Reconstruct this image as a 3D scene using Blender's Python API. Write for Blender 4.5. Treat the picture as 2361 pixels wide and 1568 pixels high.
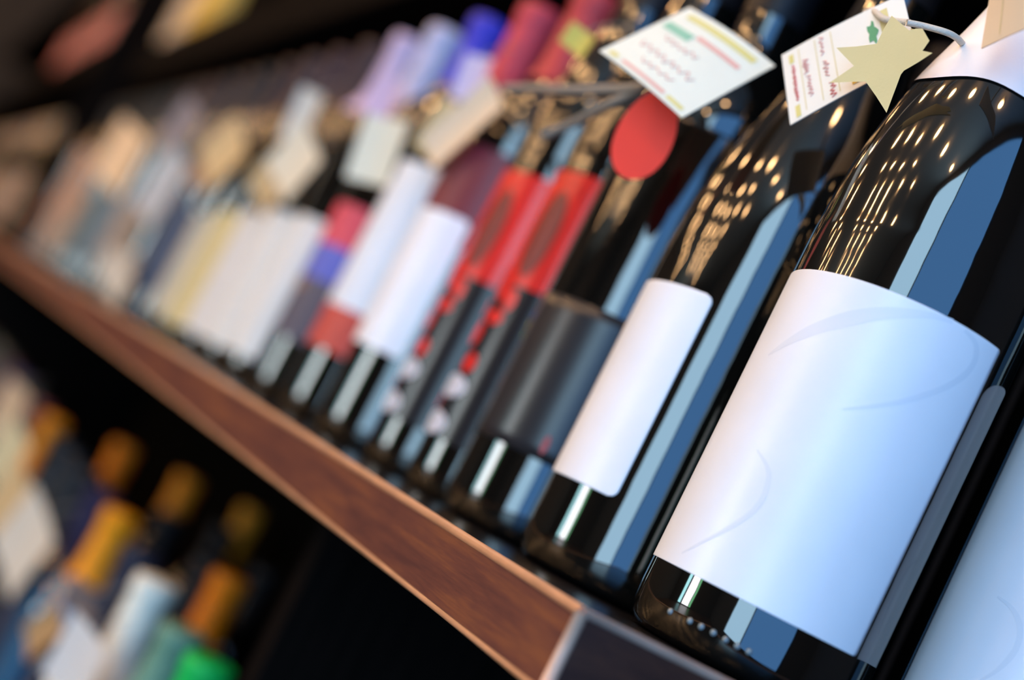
import bpy, bmesh, math, random
from mathutils import Vector, Matrix, noise
random.seed(7)
for o in list(bpy.data.objects): bpy.data.objects.remove(o, do_unlink=True)
scene = bpy.context.scene
COL = scene.collection
rad = math.radians

# ------------------------------------------------------------------ camera
# world: X runs along the shelf (right end near the lens), Y into the shelf, Z up; Z=0 is the shelf top
IW, IH, FPX = 2361, 1568, 3280.0
ROLL, PITCH = rad(27.0), rad(5.26)
EYE = Vector((0.382, -0.2984, 0.0212))
FH = Vector((-0.911, 0.4124, 0.0)).normalized()
RH = Vector((-FH.y, FH.x, 0)) * -1
FWD = (FH * math.cos(PITCH) + Vector((0, 0, math.sin(PITCH)))).normalized()
UP0 = RH.cross(FWD).normalized()
CR = (RH * math.cos(ROLL) + UP0 * math.sin(ROLL)).normalized()
CU = (UP0 * math.cos(ROLL) - RH * math.sin(ROLL)).normalized()
cam_d = bpy.data.cameras.new('camera')
cam = bpy.data.objects.new('camera', cam_d); COL.objects.link(cam)
M = Matrix((CR, CU, -FWD)).transposed().to_4x4(); M.translation = EYE
cam.matrix_world = M
cam_d.sensor_width = 36.0; cam_d.lens = FPX / IW * 36.0
cam_d.clip_start = 0.02; cam_d.clip_end = 60
cam_d.dof.use_dof = True; cam_d.dof.focus_distance = 0.470; cam_d.dof.aperture_fstop = 3.5
scene.camera = cam

def ray(px, py):
    return (FWD + CR * ((px - IW / 2) / FPX) + CU * ((IH / 2 - py) / FPX))
def at_depth(px, py, d): return EYE + ray(px, py) * d
def at_y(px, py, y):
    r = ray(px, py); return EYE + r * ((y - EYE.y) / r.y)

# ------------------------------------------------------------------ world, lights, exposure
w = bpy.data.worlds.new('world'); scene.world = w; w.use_nodes = True
w.node_tree.nodes['Background'].inputs[0].default_value = (0.8, 0.85, 1.0, 1)
w.node_tree.nodes['Background'].inputs[1].default_value = 0.02
scene.view_settings.view_transform = 'Standard'; scene.view_settings.look = 'None'
scene.view_settings.exposure = 0.0; scene.view_settings.gamma = 1.0
try: scene.view_settings.use_curve_mapping = False
except Exception: pass

def area(name, loc, direction, sx, sy, col, L):
    d = bpy.data.lights.new(name, 'AREA'); d.shape = 'RECTANGLE'; d.size = sx; d.size_y = sy
    d.color = col; d.energy = L * math.pi * sx * sy
    o = bpy.data.objects.new(name, d); COL.objects.link(o)
    z = -Vector(direction).normalized(); x = Vector((0, 0, 1)).cross(z).normalized(); y = z.cross(x)
    m = Matrix((x, y, z)).transposed().to_4x4(); m.translation = Vector(loc); o.matrix_world = m
    return o
WX = 2.2                                   # wall with the shop windows
area('daylight_blue', (WX + .02, -1.10, 0.72), (-1, 0, 0), 2.00, 3.0, (0.15, 0.44, 1.0), 3.3)
area('daylight_bright', (WX + .02, -3.10, 0.72), (-1, 0, 0), 1.96, 3.0, (0.47, 0.76, 1.0), 7.6)
WY = -12.0                                 # far wall with the glazed door
area('daylight_door', (-3.95, WY - .02, 0.05), (0, 1, 0), 1.9, 2.6, (0.95, 0.95, 1.0), 15.5)
area('daylight_door_side', (-5.75, WY - .02, 0.05), (0, 1, 0), 0.9, 2.6, (0.40, 0.80, 0.85), 12.0)
area('daylight_door_plants', (-2.60, WY - .02, 0.05), (0, 1, 0), 0.5, 2.6, (0.25, 0.75, 0.35), 6.0)

# ------------------------------------------------------------------ materials
def mat(name, col, rough=0.5, ior=1.45, emit=None, es=0, coat=0, bump=0, bscale=200, metal=0, var=0, vscale=40, vcol=None):
    m = bpy.data.materials.new(name); m.use_nodes = True; nt = m.node_tree
    p = nt.nodes['Principled BSDF']
    p.inputs['Base Color'].default_value = (*col, 1); p.inputs['Roughness'].default_value = rough
    p.inputs['IOR'].default_value = ior; p.inputs['Metallic'].default_value = metal
    if coat: p.inputs['Coat Weight'].default_value = coat; p.inputs['Coat Roughness'].default_value = 0.15
    if emit: p.inputs['Emission Color'].default_value = (*emit, 1); p.inputs['Emission Strength'].default_value = es
    tc = nt.nodes.new('ShaderNodeTexCoord')
    if bump:
        n = nt.nodes.new('ShaderNodeTexNoise'); n.inputs['Scale'].default_value = bscale
        b = nt.nodes.new('ShaderNodeBump'); b.inputs['Strength'].default_value = bump; b.inputs['Distance'].default_value = 0.0005
        nt.links.new(tc.outputs['Object'], n.inputs['Vector'])
        nt.links.new(n.outputs['Fac'], b.inputs['Height']); nt.links.new(b.outputs['Normal'], p.inputs['Normal'])
    if var or vcol:
        n = nt.nodes.new('ShaderNodeTexNoise'); n.inputs['Scale'].default_value = vscale; n.inputs['Detail'].default_value = 3
        nt.links.new(tc.outputs['Object'], n.inputs['Vector'])
        r = nt.nodes.new('ShaderNodeValToRGB')
        r.color_ramp.elements[0].position = .35; r.color_ramp.elements[1].position = .65
        c2 = vcol or tuple(min(1, c * (1 - var)) for c in col)
        r.color_ramp.elements[0].color = (*c2, 1); r.color_ramp.elements[1].color = (*col, 1)
        nt.links.new(n.outputs['Fac'], r.inputs['Fac']); nt.links.new(r.outputs['Color'], p.inputs['Base Color'])
    return m
def S(r, g, b):
    f = lambda c: (c / 255 / 12.92) if c / 255 <= .04045 else ((c / 255 + .055) / 1.055) ** 2.4
    return (f(r), f(g), f(b))
_mc = {}
def glass(name='dark_glass', col=(0.0035, 0.0035, 0.003)):
    if name not in _mc: _mc[name] = mat(name, col, rough=0.045, ior=1.8, bump=.25, bscale=45)
    return _mc[name]
def paper(rgb, rough=.45, name=None):
    k = ('paper', rgb, rough)
    if k not in _mc: _mc[k] = mat(name or 'paper_%d_%d_%d' % rgb, S(*rgb), rough=rough, bump=.08, bscale=900, var=.04, vscale=30)
    return _mc[k]
def foil(rgb, rough=.35):
    k = ('foil', rgb)
    if k not in _mc: _mc[k] = mat('foil_%d_%d_%d' % rgb, S(*rgb), rough=rough + .12, ior=1.32, bump=.2, bscale=120, var=.1, vscale=60)
    return _mc[k]

def wood(name, c1, c2, c3, axis='X', rough=.38, ior=1.33):
    m = bpy.data.materials.new(name); m.use_nodes = True; nt = m.node_tree; L = nt.links
    p = nt.nodes['Principled BSDF']; p.inputs['Roughness'].default_value = rough; p.inputs['IOR'].default_value = ior
    tc = nt.nodes.new('ShaderNodeTexCoord'); mp = nt.nodes.new('ShaderNodeMapping')
    mp.inputs['Scale'].default_value = {'X': (5, 60, 60), 'Z': (60, 60, 5), 'Y': (60, 5, 60)}[axis]
    n1 = nt.nodes.new('ShaderNodeTexNoise'); n1.inputs['Scale'].default_value = 3.2; n1.inputs['Detail'].default_value = 6; n1.inputs['Distortion'].default_value = .5
    n2 = nt.nodes.new('ShaderNodeTexNoise'); n2.inputs['Scale'].default_value = 22; n2.inputs['Detail'].default_value = 4
    L.new(tc.outputs['Object'], mp.inputs['Vector']); L.new(mp.outputs['Vector'], n1.inputs['Vector']); L.new(mp.outputs['Vector'], n2.inputs['Vector'])
    r = nt.nodes.new('ShaderNodeValToRGB'); e = r.color_ramp.elements
    e[0].position = .3; e[0].color = (*c1, 1); e[1].position = .7; e[1].color = (*c3, 1)
    x = e.new(.5); x.color = (*c2, 1)
    mx = nt.nodes.new('ShaderNodeMath'); mx.operation = 'MULTIPLY_ADD'; mx.inputs[1].default_value = .35; 
    ad = nt.nodes.new('ShaderNodeMath'); ad.operation = 'SUBTRACT'; ad.inputs[1].default_value = .17
    L.new(n2.outputs['Fac'], mx.inputs[0]); L.new(n1.outputs['Fac'], mx.inputs[2]); L.new(mx.outputs[0], ad.inputs[0])
    L.new(ad.outputs[0], r.inputs['Fac']); L.new(r.outputs['Color'], p.inputs['Base Color'])
    b = nt.nodes.new('ShaderNodeBump'); b.inputs['Strength'].default_value = .15; b.inputs['Distance'].default_value = .0004
    L.new(n2.outputs['Fac'], b.inputs['Height']); L.new(b.outputs['Normal'], p.inputs['Normal'])
    return m
M_VENEER = wood('walnut_veneer', S(86, 51, 45), S(104, 61, 49), S(124, 74, 50))
M_END = wood('shaded_end_veneer', S(46, 26, 20), S(56, 33, 25), S(66, 40, 28), axis='Y')  # unlit side of the board: shade put into the colour, darker than the front
M_EDGE = mat('pale_edge_banding', S(226, 184, 158), rough=.4, var=.2, vscale=60)
M_TOP = mat('dark_shelf_top', S(24, 21, 22), rough=.22, bump=.3, bscale=500)
M_PANEL = wood('dark_panel_wood', S(12, 9, 7), S(16, 12, 10), S(22, 16, 13), axis='Z', rough=.95, ior=1.1)
M_BLACK = mat('black_cabinet_back', S(8, 4, 1), rough=.95, ior=1.12, bump=.1)
M_FLOOR = wood('floor_wood', S(50, 34, 26), S(70, 48, 34), S(92, 64, 44), axis='Y', rough=.4)
M_WALL = mat('dark_warm_plaster', S(58, 52, 48), rough=.8, bump=.2, bscale=60)
M_CEIL = mat('pale_ceiling', S(176, 170, 162), rough=.85, bump=.1)
M_FRAME = mat('window_frame_paint', S(30, 32, 32), rough=.5, bump=.1)
M_BULB = mat('warm_lamp_glow', (1, .8, .5), emit=(1.0, .56, .24), es=96)
M_FIX = mat('lamp_metal', S(90, 80, 70), rough=.4, metal=.8, bump=.1)

# ------------------------------------------------------------------ mesh helpers
def mesh_obj(name, bm, material, parent=None, smooth=True):
    me = bpy.data.meshes.new(name); bm.normal_update(); bm.to_mesh(me); bm.free()
    if smooth:
        for f in me.polygons: f.use_smooth = True
    if material: me.materials.append(material)
    o = bpy.data.objects.new(name, me); COL.objects.link(o)
    if parent: o.parent = parent
    return o
def struct(o): o['kind'] = 'structure'; return o
def thing(name, label, cat, loc=(0, 0, 0), rz=0, group=None):
    o = bpy.data.objects.new(name, None); COL.objects.link(o); o.location = loc; o.rotation_euler = (0, 0, rz)
    o.empty_display_size = .02
    return tag(o, label, cat, group)
def tag(o, label, cat, group=None):
    o['label'] = label; o['category'] = cat
    if group: o['group'] = group
    return o
def box(bm, a, b, bevel=0):
    a, b = Vector(a), Vector(b)
    r = bmesh.ops.create_cube(bm, size=1.0, matrix=Matrix.Translation((a + b) / 2) @ Matrix.Diagonal((*(b - a), 1)))
    if bevel:
        es = list({e for v in r['verts'] for e in v.link_edges})
        bmesh.ops.bevel(bm, geom=es, offset=bevel, segments=2, affect='EDGES', profile=.5)
def box_obj(name, a, b, m, parent=None, bevel=0):
    bm = bmesh.new(); box(bm, a, b, bevel); return mesh_obj(name, bm, m, parent, smooth=False)
def lathe(name, prof, m, parent=None, segs=40, rfun=None):
    bm = bmesh.new(); rings = []
    for r, z in prof:
        if r <= 1e-6: rings.append([bm.verts.new((0, 0, z))])
        else:
            rings.append([bm.verts.new((r * math.cos(2 * math.pi * k / segs), r * math.sin(2 * math.pi * k / segs),
                          z + (rfun(2 * math.pi * k / segs, r, z) if rfun else 0))) for k in range(segs)])
    for a, b in zip(rings, rings[1:]):
        for k in range(segs):
            k2 = (k + 1) % segs
            if len(a) == 1 and len(b) == 1: continue
            if len(a) == 1: bm.faces.new((a[0], b[k2], b[k]))
            elif len(b) == 1: bm.faces.new((a[k], a[k2], b[0]))
            else: bm.faces.new((a[k], a[k2], b[k2], b[k]))
    return mesh_obj(name, bm, m, parent)
def tube(name, pts, r, m, parent=None, segs=8):
    pts = [Vector(p) for p in pts]; bm = bmesh.new(); rings = []
    for i, p in enumerate(pts):
        t = (pts[min(i + 1, len(pts) - 1)] - pts[max(i - 1, 0)]).normalized()
        a = t.orthogonal().normalized() if i == 0 else (rings_a - t * rings_a.dot(t)).normalized()
        rings_a = a; b = t.cross(a)
        rings.append([bm.verts.new(p + (a * math.cos(2 * math.pi * k / segs) + b * math.sin(2 * math.pi * k / segs)) * r) for k in range(segs)])
    for A, B in zip(rings, rings[1:]):
        for k in range(segs): bm.faces.new((A[k], A[(k + 1) % segs], B[(k + 1) % segs], B[k]))
    bm.faces.new(rings[0]); bm.faces.new(rings[-1][::-1])
    return mesh_obj(name, bm, m, parent)
def smooth_curve(P, n=8):
    out = []
    P = [Vector(p) for p in P]
    for i in range(len(P) - 1):
        p0, p1, p2, p3 = P[max(i - 1, 0)], P[i], P[i + 1], P[min(i + 2, len(P) - 1)]
        for k in range(n):
            t = k / n
            out.append(.5 * ((2 * p1) + (p2 - p0) * t + (2 * p0 - 5 * p1 + 4 * p2 - p3) * t * t + (3 * p1 - p0 - 3 * p2 + p3) * t ** 3))
    out.append(P[-1]); return out

# bottle profiles (r, z) in metres
def densify(P, n=5):
    c = smooth_curve([Vector((r, z, 0)) for r, z in P], n); return [(max(v.x, 0), v.y) for v in c]
def prof_for(kind, R, H):
    base = [(0, .006), (R * .45, .003), (R * .80, 0.0), (R * .90, .0006), (R * .965, .0035), (R * .993, .008), (R, .014)]
    if kind == 'burgundy':
        body = densify([(R, .014), (R, .08), (R, .138), (R * .985, .153), (R * .955, .172), (R * .87, .193), (R * .755, .210), (R * .56, .233), (.0165, .254), (.0148, .272), (.0146, H - .02)])
    elif kind == 'burgundy_high':
        body = densify([(R, .014), (R, .07), (R, .120), (R * .985, .140), (R * .93, .162), (R * .83, .182), (R * .68, .205), (R * .50, .228), (.0158, .252), (.0146, .272), (.0145, H - .02)])
    elif kind == 'slim':
        body = densify([(R, .014), (R, .1), (R, .19), (R * .97, .21), (R * .86, .232), (R * .62, .262), (.0158, .29), (.0145, .31), (.0142, H - .02)])
    else:
        body = densify([(R, .014), (R, .1), (R, .185), (R * .995, .196), (R * .95, .208), (R * .82, .220), (R * .6, .231), (.0165, .243), (.0150, .256), (.0146, H - .02)])
    top = [(.0146, H - .012), (.0158, H - .010), (.0158, H - .003), (.0145, H), (.0, H)]
    return base + body[1:] + top
def r_at(prof, z):
    pr = [p for p in prof if p[1] >= 0.008]
    for (r0, z0), (r1, z1) in zip(pr, pr[1:]):
        if z0 <= z <= z1 and z1 > z0: return r0 + (r1 - r0) * (z - z0) / (z1 - z0)
    return pr[0][0] if z < pr[0][1] else pr[-1][0]

def patch(name, prof, a0, a1, z0, z1, m, parent, off=.00025, corner=0, nx=28, nz=10, solid=False, wave=0, ell=False):
    """a piece of paper wrapped on the bottle, angles in degrees"""
    bm = bmesh.new(); grid = []
    R = r_at(prof, (z0 + z1) / 2); am, ah = (a0 + a1) / 2, (a1 - a0) / 2
    zs = [z0 + (z1 - z0) * j / nz for j in range(nz + 1)]
    if corner: 
        zs = sorted(set(zs + [z0 + corner * k / 5 for k in range(6)] + [z1 - corner * k / 5 for k in range(6)]))
    for z in zs:
        h = ah
        if ell:
            t = (z - (z0 + z1) / 2) / ((z1 - z0) / 2); h = ah * math.sqrt(max(1e-4, 1 - t * t))
        elif corner:
            d = min(z - z0, z1 - z)
            if d < corner: h = ah - math.degrees((corner - math.sqrt(max(0, corner ** 2 - (corner - d) ** 2))) / R)
        row = []
        for i in range(nx + 1):
            a = rad(am - h + 2 * h * i / nx)
            zz = z + (wave * math.sin(a * 5) * (1 - (z - z0) / (z1 - z0)) if wave else 0)
            r = r_at(prof, zz) + off
            row.append(bm.verts.new((r * math.cos(a), r * math.sin(a), zz)))
        grid.append(row)
    for A, B in zip(grid, grid[1:]):
        for i in range(nx): bm.faces.new((A[i], A[i + 1], B[i + 1], B[i]))
    o = mesh_obj(name, bm, m, parent)
    if solid:
        md = o.modifiers.new('thickness', 'SOLIDIFY'); md.thickness = .00022; md.offset = -1
    return o

def capsule(prof, H, z0, m, parent, name='capsule'):
    pts = [(r_at(prof, z0) + .0004, z0)] + [(r_at(prof, z0 + (H - .013 - z0) * k / 8) + .0006, z0 + (H - .013 - z0) * k / 8) for k in range(1, 9)]
    pts += [(.0164, H - .011), (.0165, H - .003), (.0155, H + .0005), (.0140, H + .0009), (0, H + .0009)]
    return lathe(name, pts, m, parent, 28)

BOT = {}
def bottle(x, y, label, z=0, kind='bordeaux', R=.0375, H=.30, cap=None, capz=.235, parts=(), g=None, group=None, az=-75, segs=40):
    """parts: (name, halfwidth_deg, z0, z1, material, kwargs); az = centre direction of the labels in degrees"""
    t = thing('wine_bottle', label, 'bottle', (x, y, z), 0, group)
    pr = prof_for(kind, R, H)
    key = (kind, R, H, (g or glass()).name, segs)
    if key in BOT:
        b = BOT[key].copy(); COL.objects.link(b); b.parent = t
    else:
        b = lathe('glass_body', pr, g or glass(), t, segs); BOT[key] = b
    if cap: 
        kc = ('cap', kind, R, H, capz, cap.name)
        if kc in BOT: c = BOT[kc].copy(); COL.objects.link(c); c.parent = t
        else: BOT[kc] = capsule(pr, H, capz, cap, t)
    for i, (nm, hw, z0, z1, m, kw) in enumerate(parts):
        kw = dict(kw); a = kw.pop('az', az); lab = kw.pop('label', None)
        o = patch(nm, pr, a - hw, a + hw, z0, z1, m, t, **kw)
        if lab: o['label'] = lab
    return t, pr

# ------------------------------------------------------------------ the room
struct(box_obj('floor', (-9, WY - .1, -1.32), (WX + .3, 1.0, -1.30), M_FLOOR))
struct(box_obj('ceiling', (-9, WY - .1, 2.50), (WX + .3, 1.0, 2.55), M_CEIL))
struct(box_obj('wall_back', (-9, .80, -1.30), (WX + .3, .85, 2.50), M_WALL))
struct(box_obj('wall_left', (-9.05, WY, -1.30), (-9, .8, 2.50), M_WALL))
bm = bmesh.new()   # right wall around the shop windows
box(bm, (WX, WY, -1.30), (WX + .1, -4.12, 2.50)); box(bm, (WX, -.10, -1.30), (WX + .1, .80, 2.50))
box(bm, (WX, -4.12, -1.30), (WX + .1, -.10, -.78)); box(bm, (WX, -4.12, 2.22), (WX + .1, -.10, 2.50))
struct(mesh_obj('wall_right', bm, M_WALL, smooth=False))
bm = bmesh.new()   # far wall around the glazed door
box(bm, (-9, WY - .1, -1.30), (-6.2, WY, 2.50)); box(bm, (-2.35, WY - .1, -1.30), (WX, WY, 2.50))
box(bm, (-6.2, WY - .1, 1.35), (-2.35, WY, 2.50))
struct(mesh_obj('wall_front', bm, M_WALL, smooth=False))
def frame(name, parts):
    bm = bmesh.new()
    for a, b in parts: box(bm, a, b, .004)
    return struct(mesh_obj(name, bm, M_FRAME, smooth=False))
frame('window_1', [((WX - .03, -.14, -.78), (WX + .0, -.10, 2.22)), ((WX - .03, -2.13, -.78), (WX, -2.10, 2.22)), ((WX - .03, -4.14, -.78), (WX, -4.08, 2.22)),
                   ((WX - .03, -4.12, -.80), (WX, -.10, -.76)), ((WX - .03, -4.12, 2.20), (WX, -.10, 2.25))])
frame('door_1', [((-6.25, WY, -1.3), (-6.15, WY + .04, 1.38)), ((-5.3, WY, -1.3), (-4.92, WY + .04, 1.36)), ((-3.0, WY, -1.3), (-2.86, WY + .04, 1.36)), ((-2.40, WY, -1.3), (-2.3, WY + .04, 1.38)),
                 ((-6.2, WY, 1.32), (-2.35, WY + .04, 1.40)), ((-6.2, WY, -1.3), (-2.35, WY + .04, -1.15))])

# warm lamps hung in rows under the ceiling; short right-hand rows added as fill
lamp0 = None; ri = 0
ax_ = Vector((math.cos(rad(-106)), math.sin(rad(-106)), 0)); px_ = Vector((-ax_.y, ax_.x, 0))
for off, d0, d1, step in [(-2.1, 1.2, 11.4, 1.15), (-1.2, 1.2, 11.4, 1.15), (-.3, 1.2, 11.4, 1.15), (.6, 1.9, 11.4, 1.15), (1.6, .9, 5.0, 2.0), (2.6, .6, 4.0, 2.0), (-4.6, 1.2, 10.5, 1.2), (-5.6, 1.7, 10.5, 1.2)]:
    d = d0
    while d < d1:
        p = ax_ * d + px_ * off
        if p.x < -8.8 or p.y < WY + .2: break
        if lamp0 is None:
            t = thing('ceiling_lamp', 'small warm round spot lamp under the ceiling', 'lamp', (p.x, p.y, 2.50), 0, 'warm spot lamps under the ceiling')
            lathe('housing', [(0, 0), (.105, 0), (.107, -.03), (.098, -.032), (.096, -.012), (0, -.012)], M_FIX, t, 16)
            lathe('bulb', [(0, -.014), (.070, -.018), (.090, -.040), (.068, -.080), (0, -.100)], M_BULB, t, 12)
            lamp0 = t
        else:
            t = lamp0.copy(); COL.objects.link(t); t.location = (p.x, p.y, 2.50)
            for ch in lamp0.children:
                c = ch.copy(); COL.objects.link(c); c.parent = t
        d += step

# ------------------------------------------------------------------ shelving
CX, CY = .0371, -.0853
ex = 1 / math.tan(rad(77.6)); TH = .027; XL = -8.8; YB = .30
def board(name, y0, x0, z1, th, m, e=0.0, xl=XL, yb=YB):
    bm = bmesh.new()
    P = [(x0, y0), (x0 + (yb - y0) * ex, yb), (xl, yb), (xl, y0)]
    lo = [bm.verts.new((x, y, z1 - th)) for x, y in P]; hi = [bm.verts.new((x, y, z1)) for x, y in P]
    bm.faces.new(hi); bm.faces.new(lo[::-1])
    for i in range(4): bm.faces.new((lo[i], lo[(i + 1) % 4], hi[(i + 1) % 4], hi[i]))
    if e: bmesh.ops.bevel(bm, geom=bm.edges[:], offset=e, segments=3, affect='EDGES', profile=.5)
    return bm
cab = thing('shelving_unit', 'dark wooden wine shelving with walnut fronted shelf board and upright dividers', 'shelving', (0, 0, 0))
root = mesh_obj('shelf_board', board('b', CY + .0012, CX - .0012, -.0002, TH - .0004, M_TOP, .0012), M_TOP, cab, smooth=False)
root['label'] = 'walnut fronted shelf board with pale edge strips'
# veneer strip on the front and on the end, and the pale banding along every arris
fr = bmesh.new(); box(fr, (XL, CY - .0001, -TH + .0022), (CX - .0022, CY + .0016, -.0022)); mesh_obj('front_veneer', fr, M_VENEER, root, smooth=False)
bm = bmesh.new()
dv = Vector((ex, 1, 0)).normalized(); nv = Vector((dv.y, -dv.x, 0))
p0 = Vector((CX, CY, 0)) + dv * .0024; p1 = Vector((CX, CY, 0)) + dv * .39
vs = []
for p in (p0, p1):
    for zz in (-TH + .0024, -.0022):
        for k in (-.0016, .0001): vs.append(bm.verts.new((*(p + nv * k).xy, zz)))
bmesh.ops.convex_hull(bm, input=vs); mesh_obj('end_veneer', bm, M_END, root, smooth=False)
C3 = lambda z: Vector((CX, CY, z)) + Vector((-.0008, .0008, 0))
for (nm, a, b), er in zip([('edge_strip', Vector((XL, CY + .0008, -.0011)), C3(-.0011)), ('edge_strip', Vector((XL, CY + .0008, -TH + .0011)), C3(-TH + .0011)),
                 ('edge_strip', C3(-.0011), C3(-TH + .0011)), ('edge_strip', C3(-.0011), C3(-.0011) + dv * .385), ('edge_strip', C3(-TH + .0011), C3(-TH + .0011) + dv * .385)], (.0017, .0012, .0021, .0016, .0012)):
    tube(nm, [a, (a + b) / 2, b], er, M_EDGE, root, 10)
# cabinet round the shelves
box_obj('back_panel', (XL, YB, -1.0), (.12, YB + .02, 1.35), M_BLACK, cab)
box_obj('plinth', (XL, .0, -1.30), (.05, YB, -1.0), M_PANEL, cab)
box_obj('divider', (-.31, -.035, -.98), (-.29, YB, -TH), M_PANEL, cab, .001)
for x in (-2.32,):
    box_obj('divider', (x - .03, -.060, -.98), (x, YB, -TH), M_PANEL, cab, .001)
    box_obj('divider', (x - .03, -.060, 0.0005), (x, YB, 1.30), M_PANEL, cab, .001)
def plain_shelf(z, y0, label, x1, th=.02, x0=XL):
    z -= .0004
    bm = bmesh.new(); box(bm, (x0, y0, z - th), (x1, YB, z), .001)
    o = mesh_obj('shelf_board', bm, M_PANEL, cab, smooth=False); o['label'] = label; return o
US = .425
plain_shelf(US, -.005, 'dark upper shelf board above the bottle necks', .08, .07, -2.319)
plain_shelf(US + .085, -.005, 'dark upper shelf board of the far bay', -2.351, .07)
plain_shelf(-.45, -.05, 'dark lower shelf board carrying the yellow capped bottles', .04)
plain_shelf(.95, .02, 'dark topmost shelf board near the cabinet top', .08)

# ------------------------------------------------------------------ front row
W = paper((236, 236, 240), .32); W2 = paper((240, 238, 240), .35)
M_SWIRL = mat('pearl_grey_print', S(224, 226, 232), rough=.45, bump=.05)
def cyl_hit(px, py, cx, cy, R):
    r = ray(px, py); ox, oy = EYE.x - cx, EYE.y - cy
    a = r.x ** 2 + r.y ** 2; b = 2 * (ox * r.x + oy * r.y); c = ox * ox + oy * oy - R * R
    d = b * b - 4 * a * c
    if d < 0: return None
    t = (-b - math.sqrt(d)) / (2 * a); p = EYE + r * t
    return math.degrees(math.atan2(p.y - cy, p.x - cx)), p.z
def ribbon(name, pts, widths, cx, cy, R, m, parent):
    """printed stroke lying on the label: pts are (angle, z)"""
    C = smooth_curve([Vector((rad(a) * R, z, 0)) for a, z in pts], 10)
    bm = bmesh.new(); prev = None; n = len(C)
    for i, p in enumerate(C):
        t = (C[min(i + 1, n - 1)] - C[max(i - 1, 0)]).normalized(); nn = Vector((-t.y, t.x, 0))
        f = i / (n - 1) * (len(widths) - 1); k = min(int(f), len(widths) - 2); wd = widths[k] + (widths[k + 1] - widths[k]) * (f - k)
        row = []
        for s in (-1, 1):
            q = p + nn * wd / 2 * s; a = q.x / R; row.append(bm.verts.new(((R + .00032) * math.cos(a), (R + .00032) * math.sin(a), q.y)))
        if prev: bm.faces.new((prev[0], prev[1], row[1], row[0]))
        prev = row
    return mesh_obj(name, bm, m, parent)

# nearest bottle: wide white swirl label, white neck paper
t1, pr1 = bottle(0, 0, 'nearest dark wine bottle with a large blank white swirl label and white neck paper', kind='burgundy', R=.040, H=.315, segs=96,
    parts=[('front_label', 67.5, .0225, .1285, W, dict(az=-55.5, corner=.0012, nx=60, nz=14, solid=True)),
           ('neck_label', 179.9, .206, .285, W2, dict(off=.0008, nx=80, nz=16, wave=.0012))], cap=foil((235, 232, 236)), capz=.28)
c8 = lambda x, y: (1461 + x * .5535, 700 + y * .5535)
for pts, wd in [([(430, 330), (560, 215), (720, 120), (900, 62), (1060, 40), (1230, 48), (1330, 75)], [.0005, .004, .0052, .004, .002, .0015]),
                ([(1380, 110), (1425, 170), (1420, 240), (1370, 305), (1260, 365), (1080, 415), (870, 440)], [.0012, .0022, .0022, .0018, .0006]),
                ([(515, 610), (556, 680), (560, 740), (525, 830), (450, 900), (340, 965), (200, 1040)], [.0006, .0018, .0018, .0014, .0004])]:
    hp = [cyl_hit(*c8(*p), 0, 0, .0403) for p in pts]
    hp = [h for h in hp if h]
    ribbon('swirl_print', hp, wd, 0, 0, .040, M_SWIRL, t1)
# moulded glass dots round the heel
M_DOT = mat('clear_glass_dot', S(120, 130, 132), rough=.05, ior=1.6, bump=.05)
dp = [(1497, 1385), (1546, 1410), (1591, 1432), (1617, 1445), (1645, 1459), (1673, 1475), (1700, 1490), (1727, 1503)]
for i, (px, py) in enumerate(dp):
    h = cyl_hit(px, py, 0, 0, .0396)
    if not h: continue
    bm = bmesh.new(); bmesh.ops.create_icosphere(bm, subdivisions=2, radius=.0012)
    o = mesh_obj('glass_dot', bm, M_DOT, t1)
    rr = r_at(pr1, max(h[1], .009)) - (.0004 if h[1] > .009 else .0012)
    o.location = (rr * math.cos(rad(h[0])), rr * math.sin(rad(h[0])), h[1]); o.scale = (1, 1, 1)

# bottle behind it at the right edge of the picture
t0, pr0 = bottle(.0265, .0955, 'dark wine bottle at the right edge behind the nearest bottle, pale swirl label', kind='burgundy', R=.040, H=.315, segs=64,
    parts=[('front_label', 66, .0225, .1280, W, dict(az=-52.0, corner=.0012, nx=50, nz=12, solid=True))], cap=foil((228, 226, 232)), capz=.25)
hp = [cyl_hit(px, py, .0265, .0955, .0403) for px, py in [(2300, 1375), (2335, 1405), (2352, 1450), (2340, 1500), (2300, 1545), (2250, 1575)]]
ribbon('swirl_print', [h for h in hp if h], [.0006, .002, .002, .0006], .0265, .0955, .040, M_SWIRL, t0)

# second: blank narrow white label with rounded corners
t2, pr2 = bottle(-.090, 0, 'dark wine bottle with a narrow blank white label, rounded corners, second from the right', kind='burgundy_high', R=.040, H=.31, segs=96,
    parts=[('front_label', 33.5, .034, .117, W2, dict(az=-84, corner=.0035, nx=40, nz=14, solid=True))], cap=foil((22, 20, 22)), capz=.262)
# third: charcoal label
DK = paper((44, 42, 44), .28); 
t3, pr3 = bottle(-.177, 0, 'dark straight-shouldered wine bottle with a charcoal label and tiny coloured dots', R=.0375, H=.305, segs=80,
    parts=[('front_label', 95, .036, .105, DK, dict(az=-62, nx=70, nz=12, solid=True)),
           ('printed_dot', 2.6, .0915, .0955, paper((92, 120, 205)), dict(az=-108, off=.0006, ell=True, nx=8, nz=8, label='blue printed dot')),
           ('printed_dot', 2.6, .0865, .0905, paper((190, 180, 50)), dict(az=-108.5, off=.0006, ell=True, nx=8, nz=8, label='yellow printed dot')),
           ('printed_dot', 2.6, .0815, .0855, paper((120, 165, 80)), dict(az=-109, off=.0006, ell=True, nx=8, nz=8, label='green printed dot')),
           ('printed_mark', 2.2, .0385, .0475, paper((170, 60, 58)), dict(az=-38, off=.0006, nx=6, nz=6, ell=True, label='small red printed mark'))],
    cap=foil((20, 20, 24)), capz=.262)
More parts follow.
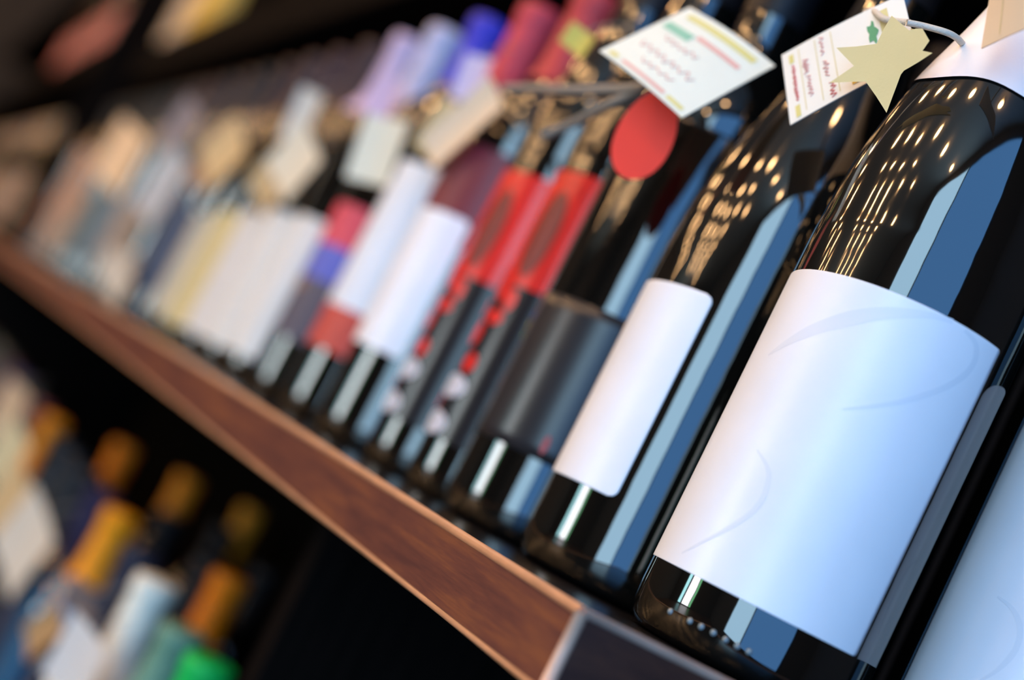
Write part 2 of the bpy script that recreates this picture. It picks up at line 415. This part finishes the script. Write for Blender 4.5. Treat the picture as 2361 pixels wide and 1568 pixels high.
# fourth and fifth: slim twins, red fading into black with red and silver print
RED = paper((226, 44, 38), .24); DRED = paper((120, 22, 24), .4); CHAR = paper((36, 33, 36), .22); SIL = paper((205, 205, 215), .4)
def twin_parts(a):
    P = [('front_label', 100, .026, .108, CHAR, dict(az=-80, nx=50, nz=10)),
         ('red_band', 100, .108, .170, RED, dict(az=-80, nx=50, nz=8, label='bright red upper band')),
         ('print', 16, .112, .160, DRED, dict(az=a + 20, off=.0006, ell=True, nx=12, nz=12, label='dark red oval print'))]
    for da, z, hw, hz in [(6, .104, 10, .006), (-14, .093, 8, .005), (12, .090, 12, .004), (-4, .080, 9, .007), (22, .100, 7, .006), (-24, .110, 6, .009), (-20, .078, 5, .006), (-2, .112, 6, .006)]:
        P.append(('print', hw, z - hz, z + hz, RED, dict(az=a + da, off=.0006, ell=True, nx=8, nz=8, label='red printed splash')))
    for da, z in [(10, .0650), (-18, .0430)]:
        P.append(('print', 9.5, z - .0052, z + .0052, RED, dict(az=a + da, off=.0006, ell=True, nx=8, nz=8, label='round red printed dot')))
    for da, z, hw in [(0, .0520, 17), (-2, .0325, 17)]:
        P.append(('print', hw + 6, z - .0062, z + .0062, SIL, dict(az=a + da, off=.0006, ell=True, nx=12, nz=8, label='silver printed shape')))
    return P
bottle(-.247, 0, 'slim dark bottle with red and black label beside the charcoal labelled bottle', kind='slim', R=.030, H=.335, cap=foil((26, 22, 24)), capz=.28, parts=twin_parts(-92), segs=64)
bottle(-.312, 0, 'slim dark bottle with red and black label beside the maroon labelled bottle', kind='slim', R=.030, H=.335, cap=foil((24, 20, 24)), capz=.28, parts=twin_parts(-92), segs=64)
MAR = paper((118, 34, 48), .45)
bottle(-.382, 0, 'dark bottle with maroon upper band, white square label and red capsule', cap=foil((196, 62, 66)), capz=.238, segs=64,
    parts=[('upper_label', 100, .125, .184, MAR, dict(az=-75, nx=50)), ('front_label', 50, .055, .141, W2, dict(az=-84, off=.0006, corner=.004, nx=40)),
           ('print', 7, .146, .160, paper((212, 122, 50)), dict(az=-112, off=.0006, ell=True, nx=8, nz=8, label='orange printed spot'))])
bottle(-.462, 0, 'dark bottle with tall white label over an orange red band and red capsule', cap=foil((206, 66, 78)), capz=.238, segs=64,
    parts=[('front_label', 85, .072, .172, paper((226, 228, 232), .45), dict(az=-75, nx=40)), ('red_band', 85, .044, .072, paper((196, 72, 60), .5), dict(az=-75, nx=40, label='orange red lower band'))])
bottle(-.545, 0, 'dark bottle with red, blue and grey striped label and blue capsule', cap=foil((62, 58, 190)), capz=.245, segs=64,
    parts=[('front_label', 90, .110, .140, paper((214, 70, 88), .5), dict(az=-75, label='red top stripe')), ('blue_stripe', 90, .085, .110, paper((92, 98, 184), .5), dict(az=-75)),
           ('lower_label', 90, .042, .085, paper((84, 76, 88), .5), dict(az=-75)), ('print', 22, .072, .084, paper((140, 108, 92)), dict(az=-95, off=.0006, ell=True, nx=10, nz=8))])
bottle(-.628, 0, 'bottle with plain white label and lavender white capsule beside the striped one', cap=foil((196, 190, 214)), capz=.225, segs=48,
    parts=[('front_label', 78, .018, .128, paper((222, 218, 210), .6), dict(az=-80, nx=36))])
bottle(-.708, 0, 'bottle with warm white label and pink lavender capsule in the blur', cap=foil((205, 180, 208)), capz=.225, segs=48,
    parts=[('front_label', 90, .016, .130, paper((220, 214, 204), .6), dict(az=-80, nx=36))])
bottle(-.788, 0, 'bottle with soft grey white label and dark plum capsule in the blur', cap=foil((62, 42, 44)), capz=.235, segs=48,
    parts=[('front_label', 90, .016, .126, paper((216, 208, 198), .6), dict(az=-80, nx=36))])
bottle(-.872, 0, 'bottle with yellow tan label left of the white labels', cap=foil((66, 42, 44)), capz=.235, segs=48,
    parts=[('front_label', 90, .014, .124, paper((208, 186, 128), .5), dict(az=-80, nx=36))])
bottle(-.955, 0, 'bottle with pale beige label just left of the yellow tan one', cap=foil((70, 50, 50)), capz=.235, segs=48,
    parts=[('front_label', 90, .016, .118, paper((186, 178, 156), .5), dict(az=-80, nx=36))])
G_NAVY = glass('navy_glass', S(30, 44, 66)); G_TEAL = glass('teal_glass', S(44, 66, 74)); G_GREEN = glass('green_glass', S(26, 44, 30)); G_BROWN = glass('brown_glass', S(50, 30, 18))
rows = [  # x, glass, capsule rgb, cap z, label rgb or None, z0, z1, text
 (-1.04, G_NAVY, (120, 90, 90), .24, (52, 70, 98), .03, .12, 'bottle with navy blue label left of the beige one'),
 (-1.125, G_NAVY, (70, 70, 84), .24, (44, 60, 84), .05, .14, 'dark blue bottle with slate label in the blurred row'),
 (-1.21, G_TEAL, (124, 100, 92), .24, (196, 178, 156), .010, .062, 'teal bottle with low cream label near the shelf edge'),
 (-1.30, G_TEAL, (90, 90, 104), .24, (140, 122, 104), .05, .12, 'teal bottle with brownish label and slate grey capsule'),
 (-1.385, G_BROWN, (120, 88, 84), .24, (150, 128, 112), .04, .12, 'brown bottle with dull beige label in the blurred row'),
 (-1.47, G_TEAL, (130, 118, 120), .22, (110, 120, 124), .04, .12, 'grey green bottle with mauve grey capsule'),
 (-1.56, G_TEAL, (120, 104, 100), .24, (84, 104, 116), .03, .14, 'blue green bottle with slate blue label, far blurred row'),
 (-1.65, G_TEAL, (60, 70, 80), .24, (78, 98, 106), .03, .14, 'blue green bottle with dark steel capsule, far blurred row'),
 (-1.74, G_GREEN, (60, 70, 80), .24, (96, 104, 96), .03, .13, 'green bottle with sage grey label, far blurred row'),
 (-1.83, G_BROWN, (50, 46, 46), .24, (170, 138, 118), .03, .12, 'brown bottle with dusty pink label, far blurred row'),
 (-1.92, G_BROWN, (40, 34, 34), .24, (150, 122, 100), .02, .10, 'brown bottle with tan label close to the far divider'),
 (-2.01, G_BROWN, (44, 36, 32), .24, (176, 140, 104), .10, .19, 'brown bottle with peach label high on its body'),
 (-2.10, G_BROWN, (40, 30, 30), .24, (122, 60, 58), .08, .14, 'brown bottle with dull red label by the far divider'),
 (-2.20, G_BROWN, (36, 30, 30), .24, (140, 100, 80), .02, .10, 'last brown bottle before the far divider, rusty label'),
]
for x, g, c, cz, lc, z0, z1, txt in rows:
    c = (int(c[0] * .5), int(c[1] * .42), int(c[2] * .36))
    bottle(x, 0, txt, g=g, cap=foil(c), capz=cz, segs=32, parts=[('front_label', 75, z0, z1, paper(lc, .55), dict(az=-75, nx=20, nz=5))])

# ------------------------------------------------------------------ second row, necks showing between the front ones
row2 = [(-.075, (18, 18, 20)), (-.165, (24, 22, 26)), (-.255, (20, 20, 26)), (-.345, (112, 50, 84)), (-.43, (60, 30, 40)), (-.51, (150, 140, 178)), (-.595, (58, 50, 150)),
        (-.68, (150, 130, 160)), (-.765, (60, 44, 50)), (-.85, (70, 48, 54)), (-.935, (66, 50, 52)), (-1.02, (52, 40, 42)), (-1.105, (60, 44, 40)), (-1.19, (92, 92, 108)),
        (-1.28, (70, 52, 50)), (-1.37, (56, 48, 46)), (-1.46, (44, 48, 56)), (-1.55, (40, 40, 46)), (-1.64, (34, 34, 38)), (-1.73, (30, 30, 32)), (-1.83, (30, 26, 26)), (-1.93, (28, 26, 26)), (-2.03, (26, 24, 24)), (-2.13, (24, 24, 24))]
FR = ['narrow white label bottle', 'charcoal labelled bottle', 'right hand slim red and black bottle', 'left hand slim red and black bottle', 'white square labelled bottle', 'tall white label bottle', 'striped label bottle',
      'plain white label bottle', 'warm white label bottle', 'grey white label bottle', 'yellow tan label bottle', 'pale beige label bottle', 'navy label bottle', 'slate label bottle', 'low cream label bottle', 'slate capped teal bottle',
      'dull beige label bottle', 'mauve capped bottle', 'slate blue label bottle', 'steel capped bottle', 'sage label bottle', 'dusty pink label bottle', 'tan label bottle near the divider', 'dull red label bottle near the divider']
ORD = ['first', 'second', 'third', 'fourth', 'fifth', 'sixth', 'seventh', 'eighth', 'ninth', 'tenth', 'eleventh', 'twelfth', 'thirteenth', 'fourteenth']
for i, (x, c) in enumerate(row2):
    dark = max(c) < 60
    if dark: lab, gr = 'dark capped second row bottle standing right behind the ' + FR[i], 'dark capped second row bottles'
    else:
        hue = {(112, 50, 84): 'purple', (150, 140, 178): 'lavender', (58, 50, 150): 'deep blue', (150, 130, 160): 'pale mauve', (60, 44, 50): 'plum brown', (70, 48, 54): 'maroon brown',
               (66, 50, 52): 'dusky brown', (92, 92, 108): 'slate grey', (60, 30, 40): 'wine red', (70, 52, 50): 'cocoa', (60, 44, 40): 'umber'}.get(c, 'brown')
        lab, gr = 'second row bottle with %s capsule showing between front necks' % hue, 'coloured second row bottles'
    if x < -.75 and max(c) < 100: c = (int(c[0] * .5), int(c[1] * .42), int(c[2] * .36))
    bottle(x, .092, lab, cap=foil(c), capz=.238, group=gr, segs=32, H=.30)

# ------------------------------------------------------------------ next bay beyond the far divider
cols = [(150, 120, 90), (170, 150, 120), (176, 140, 90), (120, 90, 80), (180, 170, 150), (90, 70, 60), (150, 90, 60), (120, 120, 110), (160, 120, 100), (110, 100, 90), (150, 140, 120), (100, 80, 70)]
cn = ['tan', 'sand', 'ochre', 'brown', 'ivory', 'umber', 'rust', 'grey', 'salmon', 'taupe', 'stone', 'chestnut']
MC = {}
for i in range(28):
    x = -2.45 - i * .095
    if x < XL + .1: break
    c = cols[i % 12]
    k = MC[i % 12] = MC.get(i % 12, -1) + 1
    bottle(x, 0, 'blurred bottle with %s label, %s of its colour beyond the far divider' % (cn[i % 12], ORD[k]), cap=foil(cols[(i + 5) % 12]), capz=.24, g=G_BROWN if i % 2 else G_GREEN, segs=24,
           group='middle shelf bottles past the divider', parts=[('front_label', 75, .03, .15, paper(c, .55), dict(az=-75, nx=14, nz=4))])
# upper shelf, both bays
uc = [((192, 168, 140), 'cream'), ((200, 160, 60), 'mustard yellow'), ((150, 120, 100), 'fawn'), ((196, 110, 98), 'coral pink'), ((120, 100, 96), 'mauve brown')]
UC = {}
for i in range(24):
    x = -1.95 - i * .105
    if -2.40 < x < -2.28 or x < XL + .1: continue
    if x > -2.28: c, n_ = uc[0] if i > 1 else uc[1]
    else: c, n_ = uc[3] if i % 3 else uc[4]
    k = UC[n_] = UC.get(n_, -1) + 1
    bottle(x, .045, 'blurred bottle with %s label on the upper shelf, %s of its colour' % (n_, ORD[k]), z=US + (0 if x > -2.3 else .085), cap=foil((60, 50, 46)), capz=.24, g=G_BROWN, segs=24, group='upper shelf bottles',
           parts=[('front_label', 80, .012, .13, paper(c, .55), dict(az=-75, nx=14, nz=4))])

# ------------------------------------------------------------------ lower shelf
LZ = -.45
YEL = foil((255, 158, 14)); YEL2 = foil((226, 140, 30))
def low(x, y, txt, cap, cz=.235, g=None, lab=None, z0=.03, z1=.13, group=None, H=.30, kind='bordeaux'):
    p = [('front_label', 75, z0, z1, paper(lab, .5), dict(az=-75, nx=16, nz=4))] if lab else []
    return bottle(x, y, txt, z=LZ, cap=cap, capz=cz, g=g, segs=32, parts=p, group=group, H=H, kind=kind)
G_BLUE = glass('blue_glass', S(24, 84, 120)); G_SEA = glass('sea_green_glass', S(40, 84, 76))
low(-1.337, .004, 'lower shelf bottle with bright orange yellow capsule and sea green glass', foil((255, 150, 10)), .225, G_SEA)
for k, (x, y, hue, c) in enumerate([(-1.311, .086, 'amber capsule, first behind the orange one', (240, 130, 20)), (-1.282, .152 + .012, 'dimmer amber capsule further back', (240, 140, 24)), (-1.252, .242, 'faint brown capsule, deepest of the amber ones', (220, 140, 30))]):
    low(x, y, 'lower shelf bottle with ' + hue, foil(c), .245, H=.308)
low(-.842, .005, 'lower shelf bottle with long golden capsule over blue glass', YEL, .236, G_BLUE)
low(-.757, .089, 'lower shelf bottle with ochre capsule set back in the second row', foil((236, 128, 12)), .225, G_NAVY)
low(-.607, -.009, 'lower shelf bottle with tall pale mint white capsule', foil((248, 242, 222)), .185, G_GREEN)
low(-.518, -.004, 'lower shelf bottle with sage green capsule', foil((110, 150, 126)), .19, G_GREEN, H=.293)
low(-.428, -.010, 'lower shelf bottle with vivid emerald green capsule', foil((20, 190, 84)), .22, G_GREEN)
low(-.930, .003, 'lower shelf bottle with dark violet capsule left of the golden one', foil((40, 34, 66)), .235, G_NAVY)
for k, x in enumerate((-1.02, -1.11, -1.20)):
    low(x, .0, 'dark lower shelf bottle with cream label, %s to the left of the violet capped one' % ORD[k], foil((34, 36, 40)), .235, None, (170, 150, 124), group='dark lower shelf bottles')
low(-.70, -.003, 'dark lower shelf bottle with blue grey label left of the mint capsule', foil((44, 46, 62)), .235, G_NAVY, (84, 92, 110))
for k in range(9):
    x = -1.43 - k * .095
    low(x, .0, 'blurred lower shelf bottle left of the orange capsule, %s label' % ['cream', 'green grey', 'sand', 'ivory', 'plum', 'tan', 'cream white', 'olive', 'beige'][k], foil([(120, 70, 80), (50, 60, 56), (70, 60, 60), (60, 60, 90), (80, 40, 50), (60, 60, 50), (90, 80, 70), (50, 60, 50), (60, 50, 40)][k]),
        .235, G_GREEN if k % 2 else None, [(206, 188, 156), (96, 106, 96), (190, 160, 120), (200, 190, 170), (92, 60, 84), (180, 150, 110), (206, 196, 176), (96, 100, 70), (180, 160, 130)][k], group='far lower shelf bottles')
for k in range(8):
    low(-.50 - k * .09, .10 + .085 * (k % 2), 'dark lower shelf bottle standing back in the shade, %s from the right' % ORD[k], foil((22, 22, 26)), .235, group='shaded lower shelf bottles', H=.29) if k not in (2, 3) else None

# ------------------------------------------------------------------ hang tags
M_STR = mat('grey_cord', S(150, 138, 124), rough=.8, bump=.6, bscale=1500)
M_STRW = mat('white_cord', S(214, 202, 184), rough=.7, bump=.6, bscale=1500)
def sheet(name, corners, m, parent=None, th=.0004, nx=10, ny=10, bend=0.0):
    """a card: corners TL, TR, BR, BL in world space, real thickness, slight bend"""
    A, B, Cc, D = [Vector(c) for c in corners]
    nrm = (B - A).cross(D - A).normalized()
    if nrm.dot(EYE - A) < 0: nrm = -nrm
    bm = bmesh.new(); g = [[], []]
    for s in (0, 1):
        for j in range(ny + 1):
            row = []
            for i in range(nx + 1):
                u, v = i / nx, j / ny
                p = A.lerp(B, u).lerp(D.lerp(Cc, u), v) + nrm * (bend * math.sin(math.pi * u) * (1 - .3 * v) - th * s)
                row.append(bm.verts.new(p))
            g[s].append(row)
    for s in (0, 1):
        for j in range(ny):
            for i in range(nx):
                q = (g[s][j][i], g[s][j][i + 1], g[s][j + 1][i + 1], g[s][j + 1][i]); bm.faces.new(q if s else q[::-1])
    rim = [(0, i) for i in range(nx + 1)] + [(j, nx) for j in range(1, ny + 1)] + [(ny, i) for i in range(nx - 1, -1, -1)] + [(j, 0) for j in range(ny - 1, 0, -1)]
    for k in range(len(rim)):
        a, b = rim[k], rim[(k + 1) % len(rim)]
        bm.faces.new((g[0][a[0]][a[1]], g[0][b[0]][b[1]], g[1][b[0]][b[1]], g[1][a[0]][a[1]]))
    bmesh.ops.recalc_face_normals(bm, faces=bm.faces[:])
    o = mesh_obj(name, bm, m, parent, smooth=False)
    return o, (lambda u, v, e=.0002: A.lerp(B, u).lerp(D.lerp(Cc, u), v) + nrm * (bend * math.sin(math.pi * u) * (1 - .3 * v) + e))
def mark(name, f, u0, v0, u1, v1, m, parent, n=6):
    bm = bmesh.new(); rows = []
    for j in range(n + 1):
        rows.append([bm.verts.new(f(u0 + (u1 - u0) * i / n, v0 + (v1 - v0) * j / n)) for i in range(n + 1)])
    for a, b in zip(rows, rows[1:]):
        for i in range(n): bm.faces.new((a[i], a[i + 1], b[i + 1], b[i]))
    bmesh.ops.recalc_face_normals(bm, faces=bm.faces[:])
    return mesh_obj(name, bm, m, parent, smooth=False)
def scribble(name, f, u0, u1, v, h, n, m, parent, r=.00022, seed=0):
    """handwriting-like stroke along the card's u axis"""
    rnd = random.Random(seed); P = []
    for k in range(n):
        P.append(f(u0 + (u1 - u0) * (k + rnd.uniform(-.25, .25)) / n, v + (h if k % 2 else -h) * rnd.uniform(.45, 1), .0001))
    return tube(name, smooth_curve(P, 3), r, m, parent, 4)
RI = paper((234, 124, 110), .6); RI2 = paper((242, 176, 156), .6); YI = paper((232, 214, 130), .6); GI = paper((92, 160, 112), .6); GI2 = paper((150, 200, 165), .6); LI = paper((226, 206, 140), .6)
M_RED2 = paper((255, 62, 46), .45)
# square cream tag in front of the third bottle's shoulder
CARD = paper((243, 238, 214), .6, 'cream_card')
tg = thing('price_tag', 'tilted square cream tag with green and yellow print in front of the bottle necks', 'tag', at_depth(1583, 145, .560))
inv = lambda t: (lambda p: Vector(p) - t.location)
I = inv(tg)
o, f = sheet('card', [I(at_depth(1590, 17, .575)), I(at_depth(1787, 151, .552)), I(at_depth(1572, 271, .535)), I(at_depth(1382, 117, .562))], CARD, tg, bend=.0018)
# the helper works in the tag's own space: nudge towards the lens is kept by the local normal
mark('yellow_bar', f, .10, .07, .88, .14, YI, tg); mark('green_print', f, .06, .27, .36, .37, GI2, tg); mark('red_print', f, .38, .24, .86, .29, RI2, tg)
scribble('handwriting', f, .2, .62, .46, .035, 11, RI2, tg, .0003, 1); scribble('handwriting', f, .12, .80, .66, .045, 15, RI2, tg, .0003, 2); scribble('handwriting', f, .3, .7, .80, .03, 9, RI2, tg, .0003, 3)
mark('red_print', f, .22, .92, .72, .955, RI2, tg); mark('yellow_bar', f, .76, .92, .94, .96, YI, tg); mark('yellow_bar', f, .06, .91, .16, .96, YI, tg)
# red petal-shaped tag below it
tr = thing('paper_tag', 'plain red oval paper tag hanging under the square cream tag', 'tag', at_depth(1488, 310, .565))
bm = bmesh.new(); ring = []
ax1 = (CR * .40 + CU * .92).normalized(); ax2 = (CR * .92 - CU * .40).normalized()
tilt = FWD * -.55
for s in (0, 1):
    rr = []
    for k in range(48):
        a = 2 * math.pi * k / 48; ln = math.cos(a); wd = math.sin(a)
        x = ln * .0190 ; y = wd * .0112 * (1 - .10 * ln)
        rr.append(bm.verts.new(ax1 * x + ax2 * y + tilt * y + FWD * .0005 * s))
    ring.append(rr); bm.faces.new(rr if s else rr[::-1])
for k in range(48): bm.faces.new((ring[0][k], ring[0][(k + 1) % 48], ring[1][(k + 1) % 48], ring[1][k]))
bmesh.ops.recalc_face_normals(bm, faces=bm.faces[:])
mesh_obj('card', bm, M_RED2, tr, smooth=False)
I = inv(tr)
tube('string', smooth_curve([I(at_depth(1520, 225, .566)), I(at_depth(1560, 160, .58)), I(at_depth(1640, 60, .60))], 6), .0005, M_STR, tr)
# grey cords tying it to the neck further left
for nm, pts, txt in [('cord', [(1165, 205, .70), (1215, 205, .68), (1300, 208, .64), (1450, 205, .60), (1500, 190, .59)], 'upper grey cord running left from the square cream tag'),
                     ('cord', [(1255, 312, .655), (1320, 285, .64), (1400, 243, .61), (1455, 218, .60), (1500, 190, .588)], 'lower grey cord slanting down left from the square cream tag')]:
    P = [at_depth(*p) for p in pts]; t = thing(nm, txt, 'cord', P[0])
    tube('strand', smooth_curve([p - P[0] for p in P], 8), .0023, M_STR, t, 10)
# slanted written tag, star stuck on it
tw = thing('price_tag', 'slanted cream tag with red handwriting and a green leaf mark behind the star', 'tag', at_depth(1950, 130, .500)); I = inv(tw)
CARD2 = paper((250, 240, 222), .6, 'warm_card')
o, f = sheet('card', [I(at_depth(1802, 127, .520)), I(at_depth(2081, -14, .492)), I(at_depth(2116, 132, .478)), I(at_depth(1822, 288, .505))], CARD2, tw, bend=.001)
mark('yellow_bar', f, .06, .08, .10, .20, YI, tw); mark('yellow_bar', f, .06, .80, .10, .96, YI, tw)
def vscrib(name, u, v0, v1, h, n, m, r, seed):
    rnd = random.Random(seed); P = []
    for k in range(n): P.append(f(u + (h if k % 2 else -h) * rnd.uniform(.4, 1), v0 + (v1 - v0) * (k + rnd.uniform(-.25, .25)) / n, .0001))
    tube(name, smooth_curve(P, 3), r, m, tw, 4)
vscrib('red_lettering', .085, .24, .76, .016, 26, RI, .00028, 4); vscrib('handwriting', .19, .24, .46, .030, 11, RI2, .00025, 5); vscrib('handwriting', .20, .48, .80, .024, 13, RI2, .00022, 6)
vscrib('handwriting', .34, .06, .34, .026, 9, RI2, .00025, 7); vscrib('handwriting', .345, .40, .66, .03, 10, RI2, .00025, 8); vscrib('handwriting', .37, .74, .98, .03, 9, RI, .00025, 9)
for u in (.145, .285, .42): mark('ruled_line', f, u, .05, u + .006, .93, LI, tw, 3)
mark('yellow_bar', f, .80, .10, .87, .60, LI, tw); mark('yellow_bar', f, .52, .80, .62, .93, paper((222, 180, 60), .6), tw)
# leaf print
bm = bmesh.new(); vs = []
for k in range(18):
    a = 2 * math.pi * k / 18; r = 1 + .28 * math.cos(a * 5); vs.append(bm.verts.new(f(.735 + .036 * math.cos(a) * r, .36 + .15 * math.sin(a) * r, .0002)))
bm.faces.new(vs); mesh_obj('leaf_print', bm, GI, tw, smooth=False)
tube('string', smooth_curve([I(at_depth(1996, 28, .51)), I(at_depth(2012, 24, .50)), I(at_depth(2035, 42, .49)), I(at_depth(2060, 48, .485)), I(at_depth(2096, 52, .478))], 6), .0012, M_STRW, tw)
# star
ts = thing('star_sticker', 'pale yellow paper star in front of the written tag', 'star', at_depth(2040, 140, .468)); I = inv(ts)
sp = [(2056, 36), (2075, 52), (2096, 70), (2112, 66), (2127, 66), (2143, 94), (2127, 117), (2150, 122), (2118, 143), (2084, 163), (2077, 172), (2044, 260), (2020, 222), (1996, 188), (1955, 189), (1912, 191), (1969, 152), (1928, 110), (1975, 107), (2021, 101), (2038, 66)]
bm = bmesh.new(); rings = []
for s in (0, 1): rings.append([bm.verts.new(I(at_depth(x, y, .470 - (x - 2040) * .00016 + .0005 * s))) for x, y in sp])
for s in (0, 1): bm.faces.new(rings[s] if s else rings[s][::-1])
n_ = len(sp)
for k in range(n_): bm.faces.new((rings[0][k], rings[0][(k + 1) % n_], rings[1][(k + 1) % n_], rings[1][k]))
bmesh.ops.recalc_face_normals(bm, faces=bm.faces[:]); bmesh.ops.triangulate(bm, faces=bm.faces[:])
mesh_obj('card', bm, paper((255, 232, 168), .55), ts, smooth=False)
c0 = I(at_depth(2100, 72, .466))
o, _ = sheet('folded_tip', [I(at_depth(2100, 66, .4655)), I(at_depth(2126, 68, .465)), I(at_depth(2142, 94, .464)), I(at_depth(2108, 96, .467))], paper((250, 208, 130), .55), ts, bend=.001, nx=6, ny=6)
Pc = [at_depth(*p) for p in [(2090, 52, .470), (2130, 60, .470), (2180, 74, .468), (2204, 86, .470), (2218, 100, .476), (2234, 118, .486), (2250, 138, .492)]]
t = thing('cord', 'off white cord from the star to the neck paper of the nearest bottle', 'cord', Pc[0]); tube('strand', smooth_curve([p - Pc[0] for p in Pc], 8), .0011, M_STRW, t, 10)
# tan tag at the top right corner on the nearest neck
tt = thing('paper_tag', 'pale tan card with thin ruled lines hanging at the nearest bottle neck', 'tag', at_depth(2340, 20, .430)); I = inv(tt)
o, f = sheet('card', [I(at_depth(2290, -60, .448)), I(at_depth(2440, -130, .420)), I(at_depth(2450, 32, .418)), I(at_depth(2262, 112, .448))], paper((250, 216, 176), .6), tt, bend=.001)
mark('ruled_line', f, .25, .05, .26, .92, LI, tt, 3)
tube('string', smooth_curve([I(at_depth(2330, -80, .43)), I(at_depth(2370, -130, .435)), I(at_depth(2420, -170, .44))], 5), .0007, M_STRW, tt)

# blurred tags along the row: px, py, w, h (metres), turn, colour, words
def row_tag(px, py, w_, h_, rot, rgb, txt, y=-.047, yaw=25, extra=None):
    p = at_y(px, py, y); t = thing('hang_tag', txt, 'tag', p)
    t.rotation_euler = (rad(8), rad(rot), rad(yaw))
    bm = bmesh.new(); box(bm, (-w_ / 2, -.0003, -h_ / 2), (w_ / 2, .0003, h_ / 2)); bmesh.ops.subdivide_edges(bm, edges=bm.edges[:], cuts=3, use_grid_fill=True)
    for v in bm.verts: v.co.y += .0025 * math.cos(v.co.x / w_ * math.pi)
    mesh_obj('card', bm, paper(rgb, .6), t, smooth=False)
    tube('string', smooth_curve([(0, .002, h_ / 2 - .004), (0, .008, h_ / 2 + .006), (.003, .024, h_ / 2 + .016)], 4), .0005, M_STR, t, 6)
    if extra: mark_o = box_obj('print', (-w_ * .3, -.0030, h_ * .15), (w_ * .3, .0031 - .0038, h_ * .3), paper(extra, .6), t)
    return t
row_tag(868, 345, .040, .044, -4, (226, 220, 196), 'square ivory tag above the tall white label, red band below')
row_tag(1062, 285, .026, .056, 38, (232, 204, 170), 'long peach tan tag slanting beside the maroon labelled bottle')
row_tag(1012, 300, .024, .034, 20, (214, 184, 130), 'small tan tag half behind the peach one')
row_tag(675, 372, .050, .046, 30, (230, 214, 184), 'cream tag right of the golden tan tag')
row_tag(612, 425, .045, .030, 30, (200, 168, 120), 'ochre paper tag tucked below the cream tag')
row_tag(695, 268, .030, .044, 5, (204, 200, 188), 'off white upright tag above the cream tag')
row_tag(512, 352, .052, .055, 40, (214, 178, 124), 'golden tan tag above the beige labelled bottle', y=-.056)
row_tag(470, 380, .040, .050, 20, (150, 110, 80), 'brown tag beside the golden tan tag')
row_tag(415, 292, .046, .060, 25, (140, 126, 126), 'mauve grey tag in the far blurred row')
row_tag(372, 430, .055, .08, 25, (186, 184, 182), 'light grey tag in the far blurred row')
row_tag(280, 365, .095, .085, 15, (236, 196, 150), 'large peach tag in the far blurred row')
row_tag(170, 430, .060, .12, 10, (176, 130, 98), 'rusty tan tag near the far divider')
row_tag(262, 636, .066, .036, 20, (206, 190, 168), 'cream card leaning low at the shelf edge', y=-.055)
row_tag(125, 535, .060, .055, 12, (170, 142, 120), 'dusty beige tag low near the far divider')
row_tag(1330, 92, .020, .012, 20, (206, 190, 90), 'small yellow paper scrap beside the red capsule', y=-.05)
row_tag(885, 225, .026, .03, 0, (204, 176, 206), 'lavender pink paper blob above the ivory tag', y=-.03)
row_tag(1085, 180, .024, .03, 0, (208, 190, 216), 'pale lilac paper blob below the blue capsule', y=-.03)
# lower shelf tags
row_tag(50, 1250, .07, .075, 25, (216, 204, 184), 'cream tag on the lower shelf necks, lowest left')
row_tag(15, 1165, .07, .07, 30, (206, 174, 124), 'tan tag on the lower shelf above the cream one')
row_tag(12, 1050, .06, .07, 20, (204, 192, 150), 'pale straw tag on the lower shelf, left edge')
row_tag(10, 960, .06, .08, 10, (196, 168, 134), 'fawn tag on the lower shelf, uppermost at left edge')
row_tag(95, 1455, .028, .045, 40, (180, 140, 92), 'ochre tag on the lower shelf left of the white card')
row_tag(170, 1530, .050, .050, 10, (218, 212, 204), 'white square card on a lower shelf neck')
row_tag(180, 1400, .040, .024, 25, (104, 92, 90), 'dull grey paper tag above the white card')
